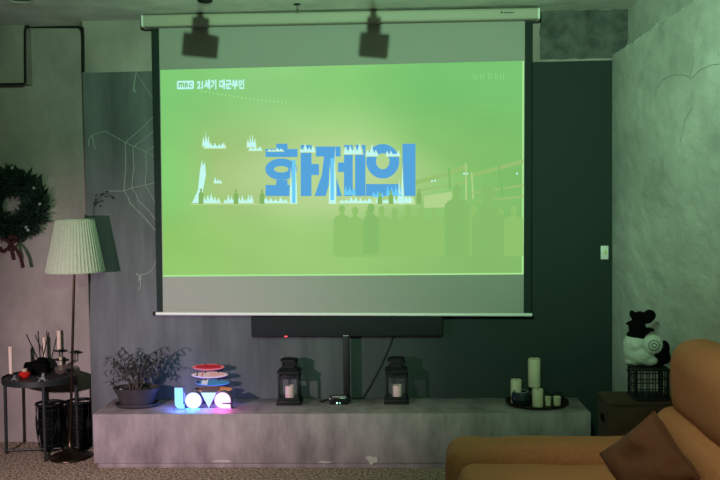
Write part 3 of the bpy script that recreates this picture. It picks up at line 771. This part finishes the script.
b = MB(); b.lathe([(.001,0),(.026,0),(.04,.014),(.046,.034),(.04,.05),(.036,.05),(.041,.034),(.034,.014),(.02,.006),(.001,.006)], seg=16); b.build('bowl', M['clear'], t, smooth=False)
b = MB(); b.tube([(.038*math.cos(2*math.pi*i/20), .038*math.sin(2*math.pi*i/20), .05) for i in range(20)], .0025, 6, True); b.build('rim', M['clear'], t)

# ------------------------------------------------------------------ wire baskets under the table
def basket(px, back, label):
    ba = at(px, 447, back); ba.z = 0
    t = thing('wire_basket', label, 'basket', ba, 'black wire baskets under the side table')
    hgt, r0, r1 = .29, .066, .085
    b = MB(); b.lathe([(.001,0),(r0,0),(r0+.004,.012),(r0-.003,.014),(.001,.008)], seg=28); b.build('base', M['black'], t)
    prof = lambda u: r0+(.086-r0)*math.sin(math.pi*min(1,u*.62+.05))
    b = MB(); b.lathe([(prof(i/10)-.012, .01+hgt*.93*i/10) for i in range(11)], seg=28, cap=False); b.build('liner', M['black_matte'], t)
    b = MB(); n = 12
    for k in range(n):
        a = 2*math.pi*k/n
        b.tube([(prof(i/8)*math.cos(a), prof(i/8)*math.sin(a), hgt*i/8+.005) for i in range(9)], .0022, 5)
    for u in (.12,.5,.9): b.tube([(prof(u)*math.cos(2*math.pi*k/32), prof(u)*math.sin(2*math.pi*k/32), hgt*u+.005) for k in range(32)], .0028, 6, True)
    b.build('wire_frame', M['black'], t)
    b = MB()
    for j in range(5):                       # round spiral motif on each side
        a0 = 2*math.pi*j/5-math.pi/2+.1
        for q_ in range(4):
            rr = .012+.014*q_
            pts = []
            for k in range(22):
                th = 2*math.pi*k/22; z = .5*hgt+rr*1.35*math.sin(th); u = z/hgt; r_ = prof(u)+.003; a = a0+rr*math.cos(th)/r_
                pts.append((r_*math.cos(a), r_*math.sin(a), z+.005))
            b.tube(pts, .0022, 5, True)
    b.build('spiral_motif', M['black'], t)
    b = MB(); rr = prof(1)
    b.tube([(rr*math.cos(2*math.pi*k/32), rr*math.sin(2*math.pi*k/32), hgt+.008) for k in range(32)], .009, 8, True); b.build('rim', M['black'], t)
    return t
basket(51, -.02, 'black round wire basket under the left half of the side table')
basket(80.5, .03, 'black round wire basket between the side table and the bench end')

# ------------------------------------------------------------------ wreath
wc = at(14, 204, .115)
t = thing('wreath', 'dark green evergreen wreath with a red ribbon on the left wall', 'wreath', wc)
rw = random.Random(4)
b = MB(); b.tube([((.155)*math.cos(2*math.pi*k/40), 0, .155*math.sin(2*math.pi*k/40)) for k in range(40)], .042, 8, True); b.build('ring', M['wreath'], t)
b = MB()
for k in range(2200):
    a = rw.uniform(0, 2*math.pi); tube_a = rw.uniform(0, 2*math.pi)
    c0 = Vector((math.cos(a), 0, math.sin(a)))
    off = c0*math.cos(tube_a)+Vector((0,-1,0))*abs(math.sin(tube_a))
    p = c0*.156+off*rw.uniform(.02,.06)
    tan = Vector((-math.sin(a),0,math.cos(a)))
    dr = (off*rw.uniform(.5,1.2)+tan*rw.uniform(-.2,1.2)+Vector((rw.uniform(-.3,.3),rw.uniform(-.3,.1),rw.uniform(-.3,.3)))).normalized()
    ln = rw.uniform(.03,.085); wd = rw.uniform(.005,.011); sd = dr.cross(Vector((rw.uniform(-1,1),rw.uniform(-1,1),rw.uniform(-1,1)))).normalized()
    e_ = p+dr*ln
    if e_.y > .03: e_.y = .03
    v = [b.bm.verts.new(x) for x in (p, p+dr*ln*.5+sd*wd, e_, p+dr*ln*.5-sd*wd)]
    b.bm.faces.new(v)
b.build('evergreen_leaves', M['wreath'], t, smooth=False)
for (px, py) in ((12,168),(34,188),(28,230),(40,204),(26,227)):
    l = at(px, py, .05)-wc; b = MB(); b.ball(l, .011, 12, 8); b.build('bead', M['bead'], t)
b = MB()
for pts in ([(0,238),(6,240),(11,244)], [(11,244),(17,250),(21,258),(23,268)], [(11,244),(12,252),(14,260)], [(11,244),(6,250),(2,252),(0,247)], [(11,244),(17,240),(14,236),(8,238)]):
    P = [at(x, y, .03)-wc for x, y in pts]
    rr = [.012*(1 if 0 < i < len(P)-1 else .8) for i in range(len(P))]
    for i in range(len(P)-1):
        d_ = (P[i+1]-P[i]).normalized(); s_ = Vector((-d_.z, 0, d_.x))*rr[i]
        b.prism([P[i]-s_, P[i]+s_, P[i+1]+s_, P[i+1]-s_], (0,.004,0))
b.ball(at(11,244,.03)-wc, (.016,.012,.016), 10, 8)
b.build('ribbon', M['ribbon'], t, smooth=False)
# ------------------------------------------------------------------ thread web
web0 = at(150, 160, -.03)
t = thing('spider_web_decoration', 'pale wool spider web strung on the dark boards left of the screen', 'web decoration', web0)
W = lambda x, y: at(x, y, -.0235)-web0
for pts in ([(156,114),(125.3,142.5),(124,191),(130,203),(156,231)], [(156,129),(133,147),(132,188),(138,200),(156,220)], [(156,144),(146,152),(145,185),(156,205)]):
    b = MB()
    for i in range(len(pts)-1):
        p, q = W(*pts[i]), W(*pts[i+1]); m_ = (p+q)/2+Vector((.008,0,0)); b.tube([p, m_, q], .0032, 5)
    b.build('ring_thread', M['thread'], t)
for pts in ([(92,135),(105,131),(125.3,142.5),(146,152),(158,158)], [(124,191),(132,188),(145,185),(158,182)], [(136,72.5),(152,97),(156,103)], [(138,275),(147,274),(153,269),(157,258)], [(105,191),(124,191)]):
    b = MB(); b.tube([W(*p) for p in pts], .0026, 5); b.build('spoke_thread', M['thread'], t)
for pts in ([(92,135),(89,139),(88.5,146)], [(92,135),(93,140),(95,149)], [(135.8,73),(134,86),(133,92)], [(134,88),(136,93)], [(140,276),(141,284),(139,291)], [(136,273),(142,279)], [(142,275),(138,281)]):
    b = MB(); b.tube([W(*p) for p in pts], .004, 6); b.build('tassel', M['thread'], t)
sp0 = at(103, 200, -.028)
t = thing('dried_sprig', 'small dark dried sprig fixed to the boards above the lamp shade', 'dried flower', sp0)
Q = lambda x, y, k=0: at(x, y, -.03-k)-sp0
b = MB(); b.tube([Q(93.5,219),Q(93.5,206),Q(97,200),(Q(102,195)),Q(107,193)], .002, 5); b.tube([Q(107,193),Q(113,198)], .0018, 5); b.build('stem', M['stem'], t)
b = MB(); rs = random.Random(9)
for (x, y) in ((95.5,200),(97,203),(99,201.5),(101,194.5),(103,194),(106.5,191.5),(112,197),(113,198),(95,205),(100,206),(102,201),(96,195.5),(106,196.5),(94,203)):
    a = rs.uniform(0, 3.14); c0 = Q(x, y, .004); dr = Vector((math.cos(a),0,math.sin(a)))*.012; sd = Vector((-math.sin(a),rs.uniform(-.6,.6),math.cos(a)))*.005
    b.poly([c0-dr, c0+sd, c0+dr, c0-sd])
b.build('leaves', M['sprig'], t, smooth=False)

# ------------------------------------------------------------------ wall plate
q = at(604.4, 252.5, -.022)
t = thing('wall_switch', 'small white wall plate on the dark boards near the right corner', 'wall switch', (q.x, -.02, q.z))
b = MB(); b.box((0,-.005,0), (.047,.01,.084), .003); b.build('plate', M['white_metal'], t)
b = MB(); b.box((0.004,-.0115,0), (.016,.003,.024), .001); b.build('rocker', mat('cream_plastic', (190,180,130), .5), t)

# ------------------------------------------------------------------ crate, cage, rooster
yn = -D+4.27
z_box = at(640, 402.5, yn).z
xl = at(608.8, 402, yn).x
t = thing('wooden_crate', 'dark wooden crate standing on end between bench and sofa', 'crate', ((xl+XR-.012)/2, yn+.12, 0))
w = XR-.012-xl
b = MB(); b.box((0,0,z_box/2), (w,.24,z_box), .004); b.build('body', M['wood'], t)
b = MB(); b.box((0,0,z_box-.009), (w+.008,.246,.02), .003); b.build('top_board', M['wood'], t)
for zz in (.14, .36): 
    b = MB(); b.box((-w/2-.003,0,zz), (.006,.236,.05), .001); b.build('side_slat', M['wood'], t)
b = MB(); b.box((-w/2-.004,.0,z_box-.1), (.006,.06,.035), .002); b.build('hand_slot', M['black_matte'], t)
cy = yn+.105; cb = at(648, 396, cy); cb.z = z_box+.001
ct = at(648, 366, cy).z
cb.x = min(cb.x, XR-.1)
t = thing('wire_cage', 'small black wire cage on the wooden crate beneath the rooster', 'cage', cb)
hc = ct-z_box; rc = .08
b = MB(); b.box((0,0,.007), (rc*2,rc*2,.014), .004); b.build('base', M['black'], t)
b = MB(); b.box((0,0,hc-.006), (rc*2+.006,rc*2+.006,.012), .004); b.build('lid', M['black'], t)
b = MB()
for k in range(4):
    rot = Matrix.Rotation(k*math.pi/2, 3, 'Z')
    for j in range(6):
        x = -rc+.006+j*(2*rc-.012)/5
        b.tube([rot @ Vector((x,-rc+.006,.01)), rot @ Vector((x,-rc+.006,hc-.008))], .0026 if j not in (0,5) else .005, 6)
    for zz in (.35,.66): b.tube([rot @ Vector((-rc+.006,-rc+.006,hc*zz)), rot @ Vector((rc-.006,-rc+.006,hc*zz))], .0028, 6)
b.build('bars', M['black'], t)
b = MB(); b.tube([(-rc,-.05,hc-.008),(-rc-.022,-.05,hc-.012)], .004, 6); b.ball((-rc-.026,-.05,hc-.012), .009, 10, 8); b.build('latch_knob', M['black'], t)
# rooster
ro = Vector((cb.x, cy, ct+.001))
t = thing('rooster_figurine', 'black and white rooster figurine perched on top of the wire cage', 'figurine', ro)
C = lambda px, py, dy=0: at(px, py, cy+dy)-ro
u = 1/205.0
def melt(o_, vox=.006):
    m_ = o_.modifiers.new('remesh', 'REMESH'); m_.mode = 'VOXEL'; m_.voxel_size = vox; m_.use_smooth_shade = True
    s_ = o_.modifiers.new('smooth', 'SMOOTH'); s_.iterations = 4
b = MB(); b.ball(C(634,344), (11*u,.055,11*u)); b.ball(C(640,354), (14*u,.06,11*u)); b.ball(C(630,351), (7*u,.045,10*u)); b.ball(C(629,361), (4.5*u,.03,3.6*u)); b.ball(C(634,362.5), (4.5*u,.03,3*u)); b.ball(C(648,360), (10*u,.05,6*u))
bo = b.build('body', M['figure_white'], t); melt(bo)
b = MB()
wcx = C(652.5, 344.5, -.045)
b.ball(wcx, (10.2*u,.028,10*u)); wing = b.build('wing', M['figure_white'], t)
b = MB()
for rr in (2.2, 5.0): b.tube([wcx+Vector((rr*u*math.cos(2*math.pi*k/24), -.028*math.sqrt(max(0, 1-(rr/10.2)**2))-.0008, rr*u*math.sin(2*math.pi*k/24))) for k in range(24)], .0018, 6, True)
b.build('ring_mark', M['black_matte'], wing)
b = MB(); b.ball(C(637,327), (8.5*u,.04,9*u)); b.ball(C(636,335), (9.5*u,.045,5*u)); b.ball(C(630,323), (3.2*u,.02,2.2*u)); b.ball(C(643,331), (7*u,.03,4*u)); b.ball(C(651,329.5), (4*u,.015,2*u), rot=Matrix.Rotation(R(20),3,'Y'))
hd = b.build('head', M['black_matte'], t); melt(hd, .005)
b = MB()
for (px, py, rx, rz, a) in ((633,315,3.4,5.2,-25),(640,315,5,4,10),(649.5,315.5,6.4,6.2,0),(646,320,7,4,0),(638,319,6,3,0)): b.ball(C(px, py), (rx*u,.014,rz*u), rot=Matrix.Rotation(R(a),3,'Y'))
cm = b.build('comb', M['black_matte'], t); melt(cm, .004)
b = MB(); b.ball(C(628,323.5,-.005), (2.4*u,.008,1.3*u), rot=Matrix.Rotation(R(-10),3,'Y')); b.build('beak', M['black_matte'], t)
b = MB()
for (px, py, rx, rz, a) in ((657,355,9,9,0),(663,349,6,9,15),(665,356,5,8,-10),(655,362,11,4,0)): b.ball(C(px, py, .01), (rx*u,.04,rz*u), rot=Matrix.Rotation(R(a),3,'Y'))
tl = b.build('tail', M['black_matte'], t); melt(tl)

# ------------------------------------------------------------------ sofa
ya1 = -D+4.0; ya0 = ya1-.25
t = thing('sofa', 'tan fabric sofa with rounded low arm at the lower right corner', 'sofa', (.75, ya0, 0))
def sx(lo, hi): return Vector(lo)-t.location, Vector(hi)-t.location
za = at(560, 438.5, ya1-.1).z
xa = at(447.5, 455, ya0+.1).x
zse = at(560, 463, ya0-.04).z
print('SOFA', za, zse, xa)
xe = XR-.015
b = MB(); b.rbox(*sx((xa,ya0,.06),(xe,ya1,za)), .075, 18, (.012,0,.006), .006, 1, 6); b.build('armrest', M['sofa'], t)
yf_ = -3.75
b = MB(); b.rbox(*sx((xa+.03,yf_,.2),(xe-.12,ya0+.01,zse)), .075, 22, (.01,0,.012), .006, 3, 5); b.build('seat_cushion', M['sofa'], t)
b = MB(); b.rbox(*sx((xa+.06,yf_,.05),(xe-.02,ya0,.26)), .02, 6); b.build('base', M['sofa'], t)
b = MB(); b.rbox(*sx((xa,yf_-.25,.06),(xe,yf_,za)), .075, 14, (.012,0,.006), .006, 8, 6); b.build('armrest', M['sofa'], t)
yb1 = -D+3.62
b = MB(); b.rbox(*sx((1.0,yf_+.01,zse-.06),(xe-.03,yb1+.03,.745)), .08, 18, (.02,.01,0), .008, 5, 5); b.build('lower_backrest', M['sofa'], t)
b = MB(); b.rbox(*sx((1.05,yf_+.01,.69),(xe-.03,yb1,1.025)), .1, 18, (.02,.012,.0), .008, 7, 5); b.build('upper_backrest', M['sofa'], t)
for (x, y) in ((xa+.1,ya1-.06),(xe-.06,ya1-.06),(xa+.1,yf_-.19),(xe-.06,yf_-.19)):
    b = MB(); p = Vector((x,y,0))-t.location; b.lathe([(.001,0),(.018,0),(.024,.07),(.001,.07)], (p.x,p.y,0), 12); b.build('foot', M['wood'], t)
# throw cushion standing on a corner
pc = at(648, 465, -D+3.06)
t = thing('throw_cushion', 'brown square throw cushion leaning on its corner against the sofa back', 'cushion', pc)
b = MB(); n = 34; hs = .128
fr, bk = [], []
Rm = Matrix.Rotation(R(-42),3,'Z') @ Matrix.Rotation(R(-12),3,'X') @ Matrix.Rotation(R(46),3,'Y')
vf = {}
for i in range(n+1):
    for j in range(n+1):
        uu, vv = 2*i/n-1, 2*j/n-1
        edge = (1-uu**4)*(1-vv**4)
        pinch = 1-.05*(1-vv*vv)*abs(uu)**3 , 1-.05*(1-uu*uu)*abs(vv)**3
        x, z = uu*hs*pinch[0], vv*hs*pinch[1]
        th = .075*max(0, edge)**.55
        nz = .02*noise.noise(Vector((x*13, z*13, 1)))+.008*noise.noise(Vector((x*5+z*22, z*5-x*22, 4)))
        for s in (-1, 1):
            if edge < 1e-6 and s == 1: vf[(i,j,1)] = vf[(i,j,-1)]; continue
            vf[(i,j,s)] = b.bm.verts.new(Rm @ Vector((x, s*th+(nz if edge > 0 else 0), z)))
for i in range(n):
    for j in range(n):
        for s in (-1, 1):
            q4 = [vf[(i,j,s)], vf[(i+1,j,s)], vf[(i+1,j+1,s)], vf[(i,j+1,s)]]
            b.bm.faces.new(q4 if s < 0 else q4[::-1])
b.build('cover', M['cushion'], t)
b = MB(); loop = [(i,0) for i in range(n)]+[(n,j) for j in range(n)]+[(i,n) for i in range(n,0,-1)]+[(0,j) for j in range(n,0,-1)]
# piping follows the seam
def seam(i, j):
    uu, vv = 2*i/n-1, 2*j/n-1
    return Rm @ Vector((uu*hs*(1-.05*(1-vv*vv)*abs(uu)**3), 0, vv*hs*(1-.05*(1-uu*uu)*abs(vv)**3)))
b.tube([seam(i,j) for i, j in loop], .004, 6, True); b.build('piping', M['cushion'], t)

# ------------------------------------------------------------------ ceiling fittings
q = atz(20, -1, ZC)
t = thing('ceiling_downlight', 'round recessed ceiling light at the top left corner', 'ceiling light', (q.x, q.y, ZC))
b = MB(); b.lathe([(.075,0),(.08,-.004),(.078,-.008),(.06,-.006),(.058,0)], seg=32, cap=False); b.build('trim_ring', M['white_metal'], t)
b = MB(); b.lathe([(.001,-.001),(.058,-.001),(.058,-.003),(.001,-.003)], seg=32); b.build('lens', M['grey_figure'], t)
q = atz(297, 4, ZC)
t = thing('ceiling_hook', 'small hook screwed into the ceiling above the screen case', 'hook', (q.x, q.y, ZC))
b = MB(); b.lathe([(.001,-.004),(.02,-.004),(.022,0),(.001,0)], seg=16); b.build('plate', M['black'], t)
b = MB(); b.tube([(0,0,-.004),(0,0,-.02),(.006,0,-.03),(0,0,-.036),(-.006,0,-.03)], .0025, 6); b.build('hook', M['black'], t)
q = atz(205, 0.5, ZC)
t = thing('ceiling_plate', 'dark round plate on the ceiling above the left part of the screen case', 'ceiling plate', (q.x, q.y, ZC))
b = MB(); b.lathe([(.001,-.012),(.03,-.012),(.042,-.006),(.044,0),(.001,0)], seg=24); b.build('plate', M['black'], t)

# ------------------------------------------------------------------ light
PROJ = Vector((-.1, -4.8, 2.28))
def spot(name, loc, target, e, rgb, angle, blend, size):
    l = bpy.data.lights.new(name, 'SPOT'); l.energy = e; l.color = rgb; l.spot_size = R(angle); l.spot_blend = blend; l.shadow_soft_size = size
    o_ = bpy.data.objects.new(name, l); col.objects.link(o_); o_.location = loc
    o_.rotation_euler = (Vector(target)-Vector(loc)).to_track_quat('-Z', 'Y').to_euler(); return o_
spot('projector_spill_light', PROJ, (.25, 0, 3.0), 800, (.5,1,.6), 80, .9, .012)
spot('left_room_light', (-2.5, -3.3, 1.3), (-1.5, 0, .25), 460, (1,.79,.88), 62, 1, .03)
spot('sofa_fill_light', (.3, -3.9, 2.3), (.95, -2.5, .5), 66, (1,.84,.68), 42, 1, .1)  # unseen warm spot added to brighten the sofa
for px, dy, dz, c, e_ in ((180,-.085,.045,(.1,.25,1),.9), (193,-.085,.045,(.1,.6,1),.5), (207,-.085,.045,(.25,.2,1),.6), (224,-.085,.045,(1,.12,.7),.9), (186,.075,.05,(.15,.2,1),.9), (166,.0,.05,(.12,.2,1),.3), (218,.06,.05,(.35,.25,1),.6)):
    l = bpy.data.lights.new('sign_glow_light', 'POINT'); l.energy = e_; l.color = c; l.shadow_soft_size = .03
    o_ = bpy.data.objects.new('sign_glow_light', l); col.objects.link(o_); o_.location = (ls.location.x+LX(px), ls.location.y+dy, BZ+dz)
# two ceiling spotlights in the projector beam, above the picture; their shadows fall on the screen
def ceiling_spot(px, y, label):
    tg = at(px, 40, SY); u_ = (y-PROJ.y)/(tg.y-PROJ.y); hc_ = PROJ.lerp(tg, u_)
    t = thing('ceiling_spotlight', label, 'spotlight', (hc_.x, y, ZC), 'ceiling spotlights in front of the screen')
    z = hc_.z-ZC; k = u_
    b = MB(); b.lathe([(.001,-.02),(.035,-.02),(.035,0),(.001,0)], seg=20); b.build('mount', M['black'], t)
    b = MB(); b.tube([(0,0,-.02),(0,0,z+.06*k)], .02*k, 10); b.build('stem', M['black'], t)
    b = MB(); b.box((0,0,z+.07*k), (.085*k,.05,.12*k), .004, Matrix.Rotation(R(4),3,'Y')); b.build('bracket', M['black'], t)
    b = MB(); b.box((0,0,z-.035*k), (.175*k,.1,.14*k), .004, Matrix.Rotation(R(6),3,'Y')); b.lathe([(.001,0),(.05*k,0),(.05*k,.04),(.001,.04)], (0,.03,z-.1*k), 18); b.build('head', M['black'], t)
ceiling_spot(200.5, -2.6, 'black ceiling spotlight throwing the left shadow on the screen top')
ceiling_spot(374, -2.6, 'black ceiling spotlight throwing the right shadow on the screen top')

wd_ = bpy.data.worlds.new('world'); scn.world = wd_; wd_.use_nodes = True
wd_.node_tree.nodes['Background'].inputs[0].default_value = (.75,.8,.78,1); wd_.node_tree.nodes['Background'].inputs[1].default_value = .07

scn.view_settings.view_transform = 'Standard'; scn.view_settings.look = 'None'; scn.view_settings.exposure = 0; scn.view_settings.gamma = 1
scn.view_settings.use_curve_mapping = False
